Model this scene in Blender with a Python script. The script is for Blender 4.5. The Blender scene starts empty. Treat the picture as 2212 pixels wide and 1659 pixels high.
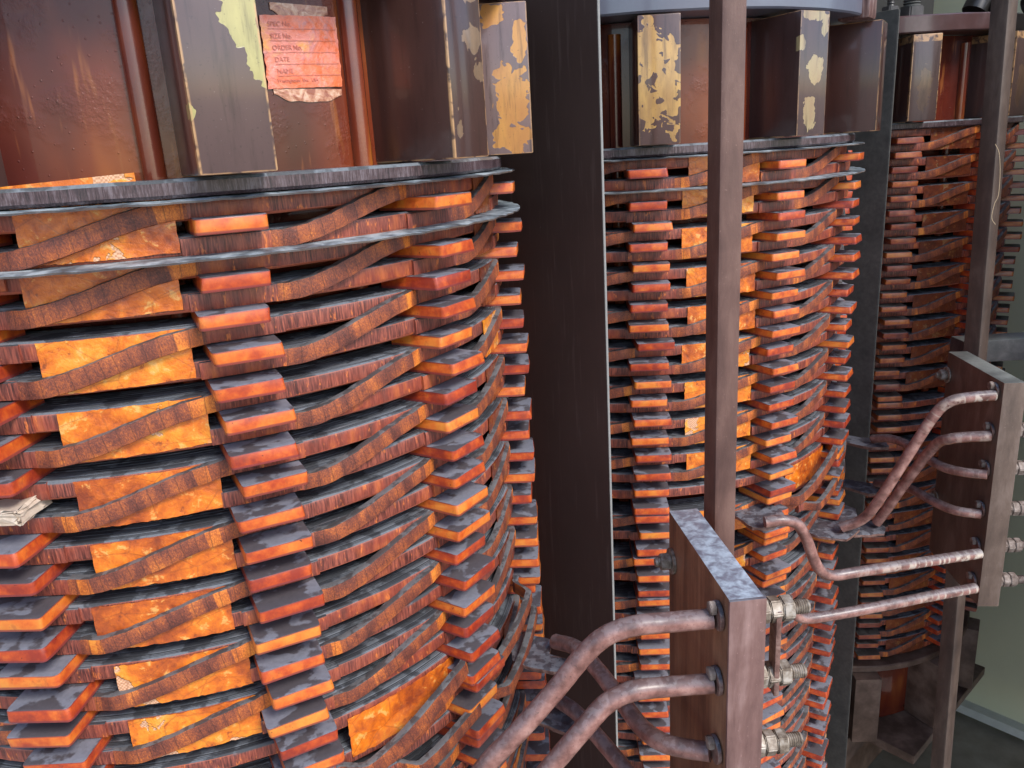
import bpy, bmesh, math, random
from mathutils import Vector, Matrix
random.seed(7)
D = bpy.data; scene = bpy.context.scene; COL = scene.collection
R = math.radians
# ---------------------------------------------------------------- units
# plan units: the radius of a coil at its spacer tips is 1; S turns them into metres,
# the eye is at plan (0,0,0) and 1.78 m above the floor
S = 0.4; ZO = 1.78
def Wp(x, y, z): return Vector((x*S, y*S, z*S+ZO))
CX = [(-.93735, 2.34132), (.54070, 3.64072), (2.01875, 4.94013)]
U = Vector((.75104, .66026)); T = Vector((.66026, -.75104))   # along the row / towards the viewer
PHI = R(26.9); STEP = R(30)
def rowpt(w, s): return (CX[0][0]+U.x*w+T.x*s, CX[0][1]+U.y*w+T.y*s)
PITCH = 1.9680
# ---------------------------------------------------------------- camera
cam = D.cameras.new('camera'); co = D.objects.new('camera', cam); COL.objects.link(co)
cam.sensor_fit = 'HORIZONTAL'; cam.sensor_width = 36; cam.lens = 36*1723.23/2212
cam.clip_start = .02; cam.clip_end = 300
pit, rol = R(16.3408), R(-3.4673)
co.matrix_world = Matrix.Translation(Wp(0, 0, 0)) @ Matrix.Rotation(R(90)-pit, 4, 'X') @ Matrix.Rotation(-rol*-1, 4, 'Z')
scene.camera = co
# ---------------------------------------------------------------- light
world = D.worlds.new('World'); scene.world = world; world.use_nodes = True
wn = world.node_tree; bg = wn.nodes['Background']
sky = wn.nodes.new('ShaderNodeTexSky'); sky.sky_type = 'NISHITA'; sky.sun_disc = False
SUN_EL, SUN_AZ = R(44), R(138)     # azimuth from +Y clockwise: behind the viewer, to the right
sky.sun_elevation = SUN_EL; sky.sun_rotation = SUN_AZ
wn.links.new(sky.outputs[0], bg.inputs[0]); bg.inputs[1].default_value = 0.13
sun = D.lights.new('sun', 'SUN'); sun.energy = 1.7; sun.angle = R(20); sun.color = (1, .95, .88)
so = D.objects.new('sun', sun); COL.objects.link(so)
sd = Vector((math.sin(SUN_AZ)*math.cos(SUN_EL), math.cos(SUN_AZ)*math.cos(SUN_EL), math.sin(SUN_EL)))
so.rotation_euler = sd.to_track_quat('Z', 'Y').to_euler()
so.location = (0, 0, 6)
vs = scene.view_settings; vs.view_transform = 'Standard'; vs.look = 'None'; vs.gamma = 1; vs.exposure = 1.0
try: vs.use_curve_mapping = False
except Exception: pass
# ---------------------------------------------------------------- node helpers
class M:
    def __init__(s, name):
        s.m = D.materials.new(name); s.m.use_nodes = True; s.t = s.m.node_tree
        s.p = s.t.nodes['Principled BSDF']
    def n(s, typ, **kw):
        nd = s.t.nodes.new(typ)
        for k, v in kw.items(): setattr(nd, k, v)
        return nd
    def link(s, a, b): s.t.links.new(a, b)
    def set(s, inp, v):
        if hasattr(v, 'links') or hasattr(v, 'is_linked'): s.link(v, inp)
        else: inp.default_value = v
    def math(s, op, a, b=0., c=None, clamp=False):
        nd = s.n('ShaderNodeMath', operation=op, use_clamp=clamp); s.set(nd.inputs[0], a); s.set(nd.inputs[1], b)
        if c is not None: s.set(nd.inputs[2], c)
        return nd.outputs[0]
    def obj(s): return s.n('ShaderNodeTexCoord').outputs['Object']
    def rnd(s): return s.n('ShaderNodeObjectInfo').outputs['Random']
    def ofs(s, k=37.):       # object coordinates shifted by a random amount for each object
        v = s.n('ShaderNodeVectorMath', operation='ADD'); s.link(s.obj(), v.inputs[0])
        c = s.n('ShaderNodeCombineXYZ'); r = s.rnd()
        for i, q in enumerate((k, k*.7, k*.37)): s.link(s.math('MULTIPLY', r, q), c.inputs[i])
        s.link(c.outputs[0], v.inputs[1]); return v.outputs[0]
    def scl(s, v, x, y, z):
        nd = s.n('ShaderNodeVectorMath', operation='MULTIPLY'); s.link(v, nd.inputs[0]); nd.inputs[1].default_value = (x, y, z)
        return nd.outputs[0]
    def noise(s, v, scale, detail=4, rough=.55, dist=0.):
        nd = s.n('ShaderNodeTexNoise'); s.link(v, nd.inputs['Vector']); nd.inputs['Scale'].default_value = scale
        nd.inputs['Detail'].default_value = detail; nd.inputs['Roughness'].default_value = rough
        nd.inputs['Distortion'].default_value = dist
        return nd.outputs[0]
    def voro(s, v, scale, feat='F1', smooth=0.):
        nd = s.n('ShaderNodeTexVoronoi', feature=feat); s.link(v, nd.inputs['Vector']); nd.inputs['Scale'].default_value = scale
        return nd.outputs['Distance']
    def ramp(s, f, stops, interp='LINEAR'):
        nd = s.n('ShaderNodeValToRGB'); cr = nd.color_ramp; cr.interpolation = interp
        while len(cr.elements) < len(stops): cr.elements.new(.5)
        for e, (p, c) in zip(cr.elements, stops):
            e.position = p; e.color = (*c, 1) if len(c) == 3 else c
        s.link(f, nd.inputs[0]); return nd.outputs[0]
    def step(s, f, a, b):
        nd = s.n('ShaderNodeMapRange', interpolation_type='SMOOTHSTEP'); s.set(nd.inputs[0], f)
        nd.inputs[1].default_value = a; nd.inputs[2].default_value = b; return nd.outputs[0]
    def mix(s, f, a, b, mode='MIX'):
        nd = s.n('ShaderNodeMix', data_type='RGBA', blend_type=mode); s.set(nd.inputs[0], f)
        for i, v in ((6, a), (7, b)):
            if isinstance(v, tuple): nd.inputs[i].default_value = (*v, 1)
            else: s.link(v, nd.inputs[i])
        return nd.outputs[2]
    def up(s):               # 1 where the surface faces up
        g = s.n('ShaderNodeNewGeometry'); x = s.n('ShaderNodeSeparateXYZ'); s.link(g.outputs['Normal'], x.inputs[0]); return x.outputs[2]
    def cyl(s):              # arc length, height, radius in metres from the coil's axis
        x = s.n('ShaderNodeSeparateXYZ'); s.link(s.obj(), x.inputs[0])
        r = s.math('SQRT', s.math('ADD', s.math('MULTIPLY', x.outputs[0], x.outputs[0]), s.math('MULTIPLY', x.outputs[1], x.outputs[1])))
        a = s.math('MULTIPLY', s.math('ARCTAN2', x.outputs[0], s.math('MULTIPLY', x.outputs[1], -1.)), .37)
        rr = s.rnd(); c = s.n('ShaderNodeCombineXYZ')
        s.link(s.math('ADD', a, s.math('MULTIPLY', rr, 11.)), c.inputs[0]); s.link(s.math('ADD', x.outputs[2], s.math('MULTIPLY', rr, 7.)), c.inputs[1]); s.link(r, c.inputs[2])
        return c.outputs[0], r, x.outputs[2]
    def bump(s, h, strength=.3, dist=.002):
        nd = s.n('ShaderNodeBump'); nd.inputs['Strength'].default_value = strength; nd.inputs['Distance'].default_value = dist
        s.link(h, nd.inputs['Height']); s.link(nd.outputs[0], s.p.inputs['Normal'])
    def out(s, col=None, rough=.5, coat=0, coatr=.1, metal=0, spec=.5):
        if col is not None: s.set(s.p.inputs['Base Color'], col if not isinstance(col, tuple) else (*col, 1))
        s.set(s.p.inputs['Roughness'], rough); s.set(s.p.inputs['Coat Weight'], coat); s.p.inputs['Coat Roughness'].default_value = coatr
        s.p.inputs['Metallic'].default_value = metal; s.p.inputs['Specular IOR Level'].default_value = spec
        return s.m
MT = {}
def dusted(a, base, v, lo=.35, hi=.75, cover=(.30, .40), c1=(.150, .158, .172), c2=(.055, .052, .055), amount=1., scale=22., soft=.03):
    """dust lying on every upward face, in sharp-edged patches; returns colour and dust mask"""
    up = a.step(a.up(), lo, hi)
    n = a.noise(v, scale, 3, .5, .6)
    n = a.math('ADD', a.math('MULTIPLY', n, .72), a.math('MULTIPLY', a.noise(v, scale*3.1, 4, .6), .28)); tone = a.step(n, .5-soft, .5+soft)
    fine = a.noise(v, 220, 3, .6)
    dust = a.mix(tone, c2, c1)
    dust = a.mix(a.math('MULTIPLY', fine, .5), dust, (.02, .02, .024))
    k = a.math('MULTIPLY', up, amount, clamp=True)
    return a.mix(k, base, dust), k
# --- orange varnished spacer
def spacer_mat(name, stops, d1, d2, up0):
  a = M(name); v = a.ofs(); r = a.rnd()
  n1 = a.noise(v, 60, 4, .6); n2 = a.noise(v, 260, 3, .6)
  col = a.ramp(a.math('ADD', a.math('MULTIPLY', n1, .9), a.math('MULTIPLY', a.math('SUBTRACT', r, .5), .35)),
               stops)
  xyz = a.n('ShaderNodeSeparateXYZ'); a.link(a.obj(), xyz.inputs[0])
  edge = a.math('ABSOLUTE', a.math('SUBTRACT', xyz.outputs[2], .0006))
  edge = a.step(a.math('ADD', edge, a.math('MULTIPLY', n1, .0022)), .0047, .0060)
  st_ = a.noise(a.scl(v, 1, 1, .6), 130, 4, .65); col = a.mix(a.math('MULTIPLY', a.step(st_, .56, .68), .35), col, (.24, .050, .022))
  col = a.mix(a.math('MULTIPLY', edge, .85), col, (.20, .035, .038))
  col = a.mix(a.step(n2, .68, .75), col, (.05, .012, .01))
  col, k = dusted(a, col, v, up0, .8, scale=30, c1=d1, c2=d2)
  a.bump(a.math('ADD', a.math('MULTIPLY', n1, .5), a.math('MULTIPLY', n2, .2)), .35, .0012)
  return a.out(col, a.math('ADD', .32, a.math('MULTIPLY', k, .35)), a.math('SUBTRACT', .30, a.math('MULTIPLY', k, .28)), .2)
MT['spacer'] = spacer_mat('varnished_spacer', [(.22, (.28, .030, .014)), (.36, (.48, .065, .014)), (.52, (.68, .150, .022)), (.75, (.76, .27, .040))], (.235, .240, .285), (.095, .082, .092), .5)
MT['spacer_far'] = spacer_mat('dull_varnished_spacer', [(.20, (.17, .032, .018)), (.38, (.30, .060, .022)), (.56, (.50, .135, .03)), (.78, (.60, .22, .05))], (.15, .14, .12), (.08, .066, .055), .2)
# --- paper wrapped winding disc
a = M('paper_wrapped_conductor'); cv, rad, zz = a.cyl()
st = a.noise(a.scl(cv, 1, .07, 1), 700, 3, .65); big = a.noise(a.scl(cv, 1, 1, 1), 9, 4, .6); mid = a.noise(a.scl(cv, 1, .35, 1), 60, 4, .65)
col = a.ramp(st, [(.30, (.045, .012, .010)), (.45, (.15, .034, .025)), (.58, (.30, .070, .042)), (.72, (.48, .14, .075))])
col = a.mix(a.step(big, .42, .62), col, a.ramp(mid, [(.35, (.07, .016, .012)), (.52, (.32, .05, .022)), (.66, (.60, .14, .03))]), 'MIX')
col = a.mix(.3, col, a.ramp(st, [(.35, (.05, .02, .018)), (.6, (.30, .10, .075))]))
rings = a.n('ShaderNodeTexNoise'); rings.noise_dimensions = '1D'; a.link(a.math('MULTIPLY', rad, 1.0), rings.inputs['W']); rings.inputs['Scale'].default_value = 520; rings.inputs['Detail'].default_value = 2
ezz = a.step(a.math('ABSOLUTE', zz), .0054, .0063); col = a.mix(a.math('MULTIPLY', ezz, .7), col, (.50, .13, .07))
fl = a.step(a.noise(a.scl(cv, 1, .3, 1), 170, 3, .7), .60, .68); col = a.mix(a.math('MULTIPLY', fl, .8), col, (.70, .19, .045))
v = a.ofs()
dcol, k = dusted(a, col, v, .05, .45, scale=30, c1=(.175, .195, .225), c2=(.060, .066, .078))
k2 = a.math('MULTIPLY', k, a.step(rings.outputs[0], .5, .62))
dcol = a.mix(a.math('MULTIPLY', k2, .8), dcol, (.016, .017, .021))
a.bump(a.math('ADD', a.math('MULTIPLY', st, .6), a.math('MULTIPLY', mid, .8)), .5, .0012)
MT['disc'] = a.out(dcol, a.math('ADD', .42, a.math('MULTIPLY', k, .35)), a.math('SUBTRACT', .15, a.math('MULTIPLY', k, .15)), .3)
MT['disc_strand'] = MT['disc'].copy(); MT['disc_strand'].name = 'paper_wrapped_outer_conductor'
for nd in MT['disc_strand'].node_tree.nodes:      # no varnish bead: it is placed by the height inside a flat disc
    if nd.type == 'MATH' and nd.operation == 'ABSOLUTE':
        for l in list(nd.inputs[0].links): MT['disc_strand'].node_tree.links.remove(l)
        nd.inputs[0].default_value = 0.
# --- crossing strand wrapped in varnished cloth tape (UV: metres along, across)
a = M('cloth_taped_strand'); uv = a.n('ShaderNodeUVMap').outputs[0]; r = a.rnd()
ofs = a.n('ShaderNodeVectorMath', operation='ADD'); a.link(uv, ofs.inputs[0]); cc = a.n('ShaderNodeCombineXYZ'); a.link(a.math('MULTIPLY', r, 9.), cc.inputs[0]); a.link(cc.outputs[0], ofs.inputs[1]); v = ofs.outputs[0]
skew = a.n('ShaderNodeMapping'); skew.inputs['Rotation'].default_value = (0, 0, R(8)); a.link(v, skew.inputs[0])
lap = a.n('ShaderNodeTexWave', wave_type='BANDS', bands_direction='X', wave_profile='SAW'); a.link(skew.outputs[0], lap.inputs[0])
lap.inputs['Scale'].default_value = 29; lap.inputs['Distortion'].default_value = 1.2; lap.inputs['Detail'].default_value = 2
weave = a.noise(v, 900, 2, .7); blot = a.noise(v, 45, 4, .6)
seg = a.n('ShaderNodeTexNoise'); seg.noise_dimensions = '1D'; sx = a.n('ShaderNodeSeparateXYZ'); a.link(skew.outputs[0], sx.inputs[0])
a.link(a.math('SNAP', sx.outputs[0], .011), seg.inputs['W']); seg.inputs['Scale'].default_value = 60
tot = a.math('ADD', a.math('ADD', a.math('MULTIPLY', blot, .55), a.math('MULTIPLY', weave, .35)), a.math('MULTIPLY', a.math('SUBTRACT', seg.outputs[0], .3), .15))
col = a.ramp(tot, [(.35, (.070, .020, .015)), (.45, (.17, .044, .026)), (.54, (.36, .090, .028)), (.66, (.76, .23, .035))])
col = a.mix(a.math('MULTIPLY', a.step(lap.outputs['Fac'], .88, 1.), .6), col, (.05, .016, .012))
dcol, k = dusted(a, col, a.ofs(), .15, .6, scale=60, c1=(.16, .16, .165), c2=(.075, .068, .068))
a.bump(a.math('ADD', a.math('MULTIPLY', lap.outputs['Fac'], .5), a.math('MULTIPLY', a.math('ADD', weave, blot), .5)), .6, .0015)
MT['strand'] = a.out(dcol, .55, .12, .35)
mo = MT['strand'].copy(); mo.name = 'bright_orange_cloth_tape'; MT['strand_orange'] = mo
for nd in mo.node_tree.nodes:
    if nd.type == 'VALTORGB' and len(nd.color_ramp.elements) == 4:
        for e, c in zip(nd.color_ramp.elements, ((.22, .06, .02), (.42, .10, .02), (.72, .21, .03), (.88, .36, .05))): e.color = (*c, 1)
# --- amber insulation patch
def patch_mat(name, stops, flake, dark):
    a = M(name); v = a.ofs(); r = a.rnd()
    n1 = a.noise(v, 20, 5, .62, .15); n2 = a.noise(v, 85, 5, .65, .3); n3 = a.noise(v, 20, 4, .6, .3); rr = a.n('ShaderNodeTexWhiteNoise', noise_dimensions='1D'); a.link(r, rr.inputs['W'])
    f_ = a.math('ADD', a.math('ADD', a.math('MULTIPLY', n1, .65), a.math('MULTIPLY', n2, .35)), a.math('MULTIPLY', a.math('SUBTRACT', rr.outputs[0], .5), .12))
    col = a.ramp(f_, stops)
    col = a.mix(a.math('MULTIPLY', a.step(n2, .58, .66), .75), col, flake)
    col = a.mix(a.math('MULTIPLY', a.step(n2, .40, .30), .8), col, dark)
    chk = a.n('ShaderNodeTexChecker'); a.link(v, chk.inputs[0]); chk.inputs['Scale'].default_value = 650; chk.inputs[1].default_value = (.78, .46, .28, 1); chk.inputs[2].default_value = (.58, .28, .15, 1)
    col = a.mix(a.step(n3, .630, .640), col, chk.outputs[0] if flake[0] > .5 else (.30, .13, .05))
    cr = a.voro(a.scl(v, 1, 1, 1.7), 26, 'DISTANCE_TO_EDGE'); col = a.mix(a.math('MULTIPLY', a.step(cr, .03, .0), .35), col, dark)
    a.bump(a.math('ADD', a.math('ADD', n1, a.math('MULTIPLY', n2, .8)), a.math('MULTIPLY', a.step(n3, .625, .64), -.4)), .7, .003)
    return a.out(col, .28, .5, .12)
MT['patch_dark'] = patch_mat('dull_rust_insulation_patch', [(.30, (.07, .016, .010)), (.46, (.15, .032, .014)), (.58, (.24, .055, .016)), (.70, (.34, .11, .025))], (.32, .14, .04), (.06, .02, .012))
MT['patch'] = patch_mat('amber_insulation_patch', [(.34, (.26, .045, .012)), (.42, (.48, .095, .012)), (.50, (.72, .17, .012)), (.58, (.82, .28, .022)), (.68, (.86, .44, .09))], (.80, .42, .12), (.22, .05, .012))
# --- brown varnished cylinder
a = M('red_brown_varnished_cylinder'); cv, rad, zz = a.cyl()
big = a.noise(a.scl(cv, 1, .35, 1), 9, 3, .55); drip = a.noise(a.scl(cv, 1, .12, 1), 60, 3, .6); bub = a.voro(cv, 150); wr = a.noise(cv, 260, 3, .6)
col = a.ramp(big, [(.32, (.050, .009, .007)), (.50, (.105, .017, .010)), (.62, (.17, .032, .012)), (.74, (.32, .09, .02))])
col = a.mix(a.step(drip, .60, .70), col, (.24, .07, .022))
patchy = a.noise(cv, 18, 3, .5); msk = a.step(patchy, .48, .62)
bh = a.math('ADD', a.math('MULTIPLY', a.step(bub, .16, .02), .35), a.math('MULTIPLY', a.math('MULTIPLY', wr, msk), 1.0))
a.bump(bh, .6, .0024)
MT['cylinder'] = a.out(col, .26, .55, .04, spec=.22)
# --- slate brown varnished pressboard blocks with peeled tan areas
UPZ = .0708
def block_mat(name, base, base2, tan, blobs, thr=.80, wobble=.95, tan2=None, side=False):
    """blobs: peeled areas as (x, z, half width, half height) in plan units on the block's face"""
    a = M(name); v = a.obj(); x = a.n('ShaderNodeSeparateXYZ'); a.link(v, x.inputs[0])
    n = a.noise(v, 75, 2.2, .55, .7); n_big = a.noise(v, 26, 2, .5, .5); fine = a.noise(v, 420, 3, .6); cl = a.noise(a.scl(v, 1, 1, .3), 50, 4, .6)
    fld = None
    for bx, bz, rx, rz in blobs:
        dx = a.math('DIVIDE', a.math('SUBTRACT', x.outputs[1 if side else 0], bx*S), rx*S); dz = a.math('DIVIDE', a.math('SUBTRACT', x.outputs[2], bz*S), rz*S)
        d_ = a.math('SQRT', a.math('ADD', a.math('MULTIPLY', dx, dx), a.math('MULTIPLY', dz, dz)))
        fld = d_ if fld is None else a.math('MINIMUM', fld, d_)
    col = a.mix(cl, base, base2); peel = None
    if fld is not None:
        f_ = a.math('ADD', fld, a.math('ADD', a.math('MULTIPLY', a.math('SUBTRACT', n, .5), wobble*2.2), a.math('MULTIPLY', a.math('SUBTRACT', n_big, .5), wobble)))
        front = a.step(a.math('MULTIPLY', x.outputs[0], -1.), .0245, .0255) if side else a.step(a.math('MULTIPLY', x.outputs[1], -1.), .4060, .4080)
        peel = a.math('MULTIPLY', a.step(f_, thr+.02, thr-.02), front)
        tanc = a.mix(a.step(cl, .35, .7), tan, tan2 or tuple(c*.72 for c in tan))
        col = a.mix(peel, col, tanc)
    sp = a.step(fine, .62, .74); col = a.mix(a.math('MULTIPLY', sp, .45), col, (.02, .012, .012)); run = a.noise(a.scl(v, 1, 1, .10), 120, 4, .65); col = a.mix(a.math('MULTIPLY', a.step(run, .50, .70), .5), col, (.028, .014, .012))
    dst = a.step(a.noise(v, 500, 2), .72, .77); col = a.mix(a.math('MULTIPLY', dst, .4), col, (.35, .30, .28))
    wob = a.math('MULTIPLY', cl, .0012)
    ex = a.step(a.math('ADD', a.math('ABSOLUTE', x.outputs[0]), wob), .0247, .0258); ey = a.step(a.math('MULTIPLY_ADD', x.outputs[1], -1., wob), .4128, .4146)
    ez = a.step(a.math('ADD', a.math('ABSOLUTE', a.math('SUBTRACT', x.outputs[2], UPZ)), wob), .0745, .0758)
    edge = a.math('MAXIMUM', a.math('MULTIPLY', ex, ey), a.math('MULTIPLY', ez, a.math('MAXIMUM', ex, ey)))
    col = a.mix(a.math('MULTIPLY', a.math('MULTIPLY', edge, a.step(n, .35, .55)), .75), col, (.58, .33, .15))
    h = a.math('MULTIPLY', cl, .4) if peel is None else a.math('ADD', a.math('MULTIPLY', peel, -.5), a.math('MULTIPLY', cl, .4))
    a.bump(h, .3, .0012)
    return a.out(col, .30, .7, .10)
SL, SL2, RB, RB2 = (.066, .036, .034), (.110, .062, .054), (.042, .015, .013), (.075, .030, .022)
MT['block'] = block_mat('slate_brown_pressboard', SL, SL2, (.42, .30, .12), [])
MT['block_a'] = block_mat('slate_pressboard_yellow_corner', SL, SL2, (.46, .40, .15), [(.045, .33, .045, .06), (.035, .25, .032, .05), (.062, .17, .022, .05), (-.068, .09, .012, .014)], .85, .8)
MT['block_b'] = block_mat('slate_pressboard_tan_lobes', (.045, .019, .016), (.080, .038, .031), (.24, .15, .09), [(.02, .31, .05, .02), (.03, .23, .045, .03), (.05, .16, .025, .03), (-.04, .05, .02, .04)], .62, 1.1)
MT['block_c'] = block_mat('pressboard_gold_below_pink_above', (.11, .080, .085), (.26, .16, .14), (.62, .30, .07), [(-.985, .13, .045, .085), (-.98, .03, .07, .04), (-.94, .34, .04, .03), (-1.01, .27, .02, .05)], .95, .8, (.50, .22, .06), side=True)
MT['block_d'] = block_mat('mottled_gold_pressboard', (.060, .030, .026), (.11, .055, .045), (.56, .33, .10), [(-.03, .26, .045, .10), (-.03, .10, .045, .09), (.03, .12, .04, .10), (.03, .27, .03, .04)], .82, 1.2, (.36, .20, .07))
MT['block_e'] = block_mat('slate_pressboard_green_tan', (.045, .022, .020), (.080, .042, .038), (.36, .28, .14), [(.0, .355, .06, .022), (.045, .32, .02, .035), (-.055, .27, .018, .025), (.005, .19, .038, .045), (-.01, .06, .035, .07)], .85, .7, (.30, .20, .11))
MT['block_red'] = block_mat('dark_red_brown_pressboard', RB, RB2, (.30, .17, .08), [])
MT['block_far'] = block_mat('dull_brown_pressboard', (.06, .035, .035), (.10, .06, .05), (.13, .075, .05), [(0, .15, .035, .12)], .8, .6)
# --- round rods
a = M('varnished_rod'); v = a.ofs(); n = a.noise(a.scl(v, 1, 1, .25), 26, 3, .6); f = a.noise(v, 300, 2)
col = a.ramp(n, [(.35, (.10, .016, .012)), (.55, (.20, .038, .014)), (.72, (.45, .14, .02))])
a.bump(f, .15, .001); MT['rod'] = a.out(col, .25, .7, .08)
# --- dark ring with dusty flange
a = M('dark_static_ring'); cv, rad, zz = a.cyl(); st = a.noise(a.scl(cv, 1, .10, 1), 620, 3, .65); b = a.noise(cv, 40, 5, .65)
col = a.ramp(a.math('ADD', a.math('MULTIPLY', st, .6), a.math('MULTIPLY', b, .4)), [(.38, (.022, .013, .016)), (.5, (.070, .040, .045)), (.64, (.16, .125, .14))])
dcol, k = dusted(a, col, a.ofs(), .1, .6, c1=(.22, .25, .28), c2=(.10, .11, .12), scale=30)
a.bump(a.math('ADD', st, b), .5, .0015); MT['ring'] = a.out(dcol, .4, .3, .25)
a = M('dusty_flange_sheet'); v = a.ofs(); n = a.math('ADD', a.math('MULTIPLY', a.noise(v, 60, 4, .65), .6), a.math('MULTIPLY', a.noise(v, 13, 4, .6), .4)); n2 = a.noise(v, 12, 3)
col = a.ramp(n, [(.40, (.045, .050, .058)), (.49, (.15, .19, .22)), (.60, (.42, .49, .53))])
und = a.mix(a.step(n2, .4, .6), (.045, .028, .024), (.09, .05, .03))
col = a.mix(a.step(a.up(), -.1, .35), und, col); a.bump(n, .6, .002); MT['flange'] = a.out(col, .6, .15, .3)
a = M('press_ring'); cv, rad, zz = a.cyl(); b = a.noise(cv, 10, 4, .6); st = a.noise(a.scl(cv, 1, .3, 1), 90, 3)
col = a.mix(st, a.mix(a.step(b, .4, .6), (.085, .035, .032), (.14, .085, .085)), (.06, .03, .03)); a.bump(st, .2, .001); MT['press'] = a.out(col, .34, .6, .12)
MT['press_sheen'] = MT['press'].copy(); MT['press_sheen'].name = 'blue_sheen_press_ring'  # same ring, with the bluish sky sheen put into its colour
for nd in MT['press_sheen'].node_tree.nodes:
    if nd.type == 'MIX':
        for k_ in (6, 7):
            c_ = nd.inputs[k_].default_value; nd.inputs[k_].default_value = (.10+c_[0]*.2, .10+c_[1]*.5, .14+c_[2]*.5, 1)
# --- barrier plates
a = M('dark_barrier_board'); v = a.obj(); n = a.noise(v, 6, 4, .6); sc_ = a.noise(a.scl(v, 1, 1, .06), 160, 3, .6); sp = a.noise(v, 240, 2)
col = a.mix(n, (.048, .030, .027), (.10, .066, .056)); col = a.mix(a.math('MULTIPLY', a.step(sc_, .55, .75), .55), col, (.14, .10, .088)); col = a.mix(a.math('MULTIPLY', a.step(sp, .74, .80), .7), col, (.16, .13, .12))
a.bump(sc_, .15, .001); MT['barrier'] = a.out(col, .5, .1, .3, spec=.35)
a = M('pale_board_edge'); v = a.obj(); n = a.noise(v, 60, 3); MT['baredge'] = a.out(a.mix(n, (.20, .20, .20), (.34, .33, .31)), .6)
a = M('grey_black_barrier_board'); v = a.obj(); n = a.noise(v, 24, 4, .65); n2 = a.noise(v, 150, 3)
MT['barrier2'] = a.out(a.mix(a.math('MULTIPLY', n, a.math('ADD', n2, .4)), (.026, .026, .025), (.16, .15, .135)), .6, 0, .3)
# --- posts and boards
def dirty(name, c1, c2, c3, soft=.14, dust=(.24, .25, .27), ds=14, rough=.5, grain=.25, lo=.45, hi=.8, coat=.15, amount=1., dc2=None):
    a = M(name); v = a.obj(); n = a.noise(a.scl(v, 1, 1, grain), 45, 5, .65, .3); b = a.noise(v, 12, 4, .6); f = a.noise(v, 350, 3, .6)
    col = a.ramp(a.math('ADD', a.math('MULTIPLY', n, .6), a.math('MULTIPLY', b, .4)), [(.36, c1), (.5, c2), (.64, c3)])
    col = a.mix(a.math('MULTIPLY', a.step(f, .66, .74), .45), col, tuple(min(1, c*2.2+.05) for c in c2))
    dcol, k = dusted(a, col, v, lo, hi, c1=dust, c2=dc2 or tuple(x*.45 for x in dust), scale=ds, amount=amount, soft=soft)
    a.bump(a.math('ADD', n, a.math('MULTIPLY', f, .4)), .3, .0015)
    return a.out(dcol, rough, coat, .25)
MT['post'] = dirty('brown_lacquered_post', (.085, .040, .032), (.130, .066, .052), (.185, .102, .080))
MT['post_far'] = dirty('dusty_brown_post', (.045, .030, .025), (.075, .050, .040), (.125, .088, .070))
MT['board'] = dirty('brown_phenolic_board', (.075, .034, .020), (.22, .105, .058), (.34, .18, .10), grain=.07, dust=(.46, .53, .62), dc2=(.19, .19, .24), ds=90)
MT['board_front'] = dirty('pink_brown_board_edge', (.085, .040, .035), (.185, .098, .085), (.32, .20, .18), grain=.14, dust=(.30, .33, .38), dc2=(.12, .10, .12))
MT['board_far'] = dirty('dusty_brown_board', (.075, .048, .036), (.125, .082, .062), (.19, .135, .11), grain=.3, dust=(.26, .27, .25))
MT['steelbar'] = dirty('dark_dusty_steel', (.035, .035, .036), (.06, .055, .055), (.10, .09, .09), grain=1, dust=(.22, .23, .21))
# --- lacquered copper leads
def lead_mat(name, dustk, bands):
    a = M(name); uv = a.n('ShaderNodeUVMap').outputs[0]; v = a.ofs(); n = a.noise(v, 60, 4, .6); f = a.noise(v, 420, 3, .6)
    col = a.ramp(n, [(.34, (.13, .053, .042)), (.5, (.26, .120, .098)), (.66, (.40, .215, .18))])
    col = a.mix(a.math('MULTIPLY', a.step(f, .60, .72), .6), col, (.07, .035, .03))
    low = a.step(a.math('MULTIPLY', a.up(), -1.), .45, .85); col = a.mix(a.math('MULTIPLY', low, .6), col, (.30, .12, .05))
    if bands:
        w = a.n('ShaderNodeTexVoronoi', feature='DISTANCE_TO_EDGE'); a.link(a.scl(uv, 1, .18, 1), w.inputs['Vector']); w.inputs['Scale'].default_value = 75
        x = a.n('ShaderNodeSeparateXYZ'); a.link(uv, x.inputs[0])
        endk = a.step(x.outputs[0], .16, .36)
        m = a.math('MULTIPLY', a.math('MULTIPLY', a.step(w.outputs['Distance'], .13, .03), endk), a.step(n, .35, .5))
        col = a.mix(m, col, (.55, .46, .38))
    dcol, k = dusted(a, col, v, .15, .8, c1=(.21, .185, .195), c2=(.115, .090, .095), scale=110, amount=dustk)
    a.bump(a.math('ADD', n, a.math('MULTIPLY', f, .25)), .22, .0012)
    return a.out(dcol, .42, .25, .2)
MT['lead'] = lead_mat('pinkish_copper_lead', .75, False); MT['lead_peel'] = lead_mat('peeling_copper_lead', .85, True)
a = M('dusty_lug_strip'); v = a.ofs(); n = a.noise(v, 70, 4, .6, .5); f = a.voro(v, 90)
col = a.ramp(n, [(.35, (.10, .045, .035)), (.5, (.19, .10, .08)), (.65, (.27, .17, .14))])
dcol, k = dusted(a, col, v, .3, .7, c1=(.20, .205, .235), c2=(.085, .080, .095), scale=60); a.bump(a.math('ADD', n, f), .8, .002); MT['lug'] = a.out(dcol, .5, .2, .25)
a = M('dull_zinc'); v = a.ofs(); n = a.noise(v, 120, 4, .6); MT['bolt'] = a.out(a.ramp(n, [(.35, (.12, .085, .06)), (.5, (.25, .20, .155)), (.66, (.42, .37, .32))]), .5, .1, .3, metal=.25)
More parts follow.
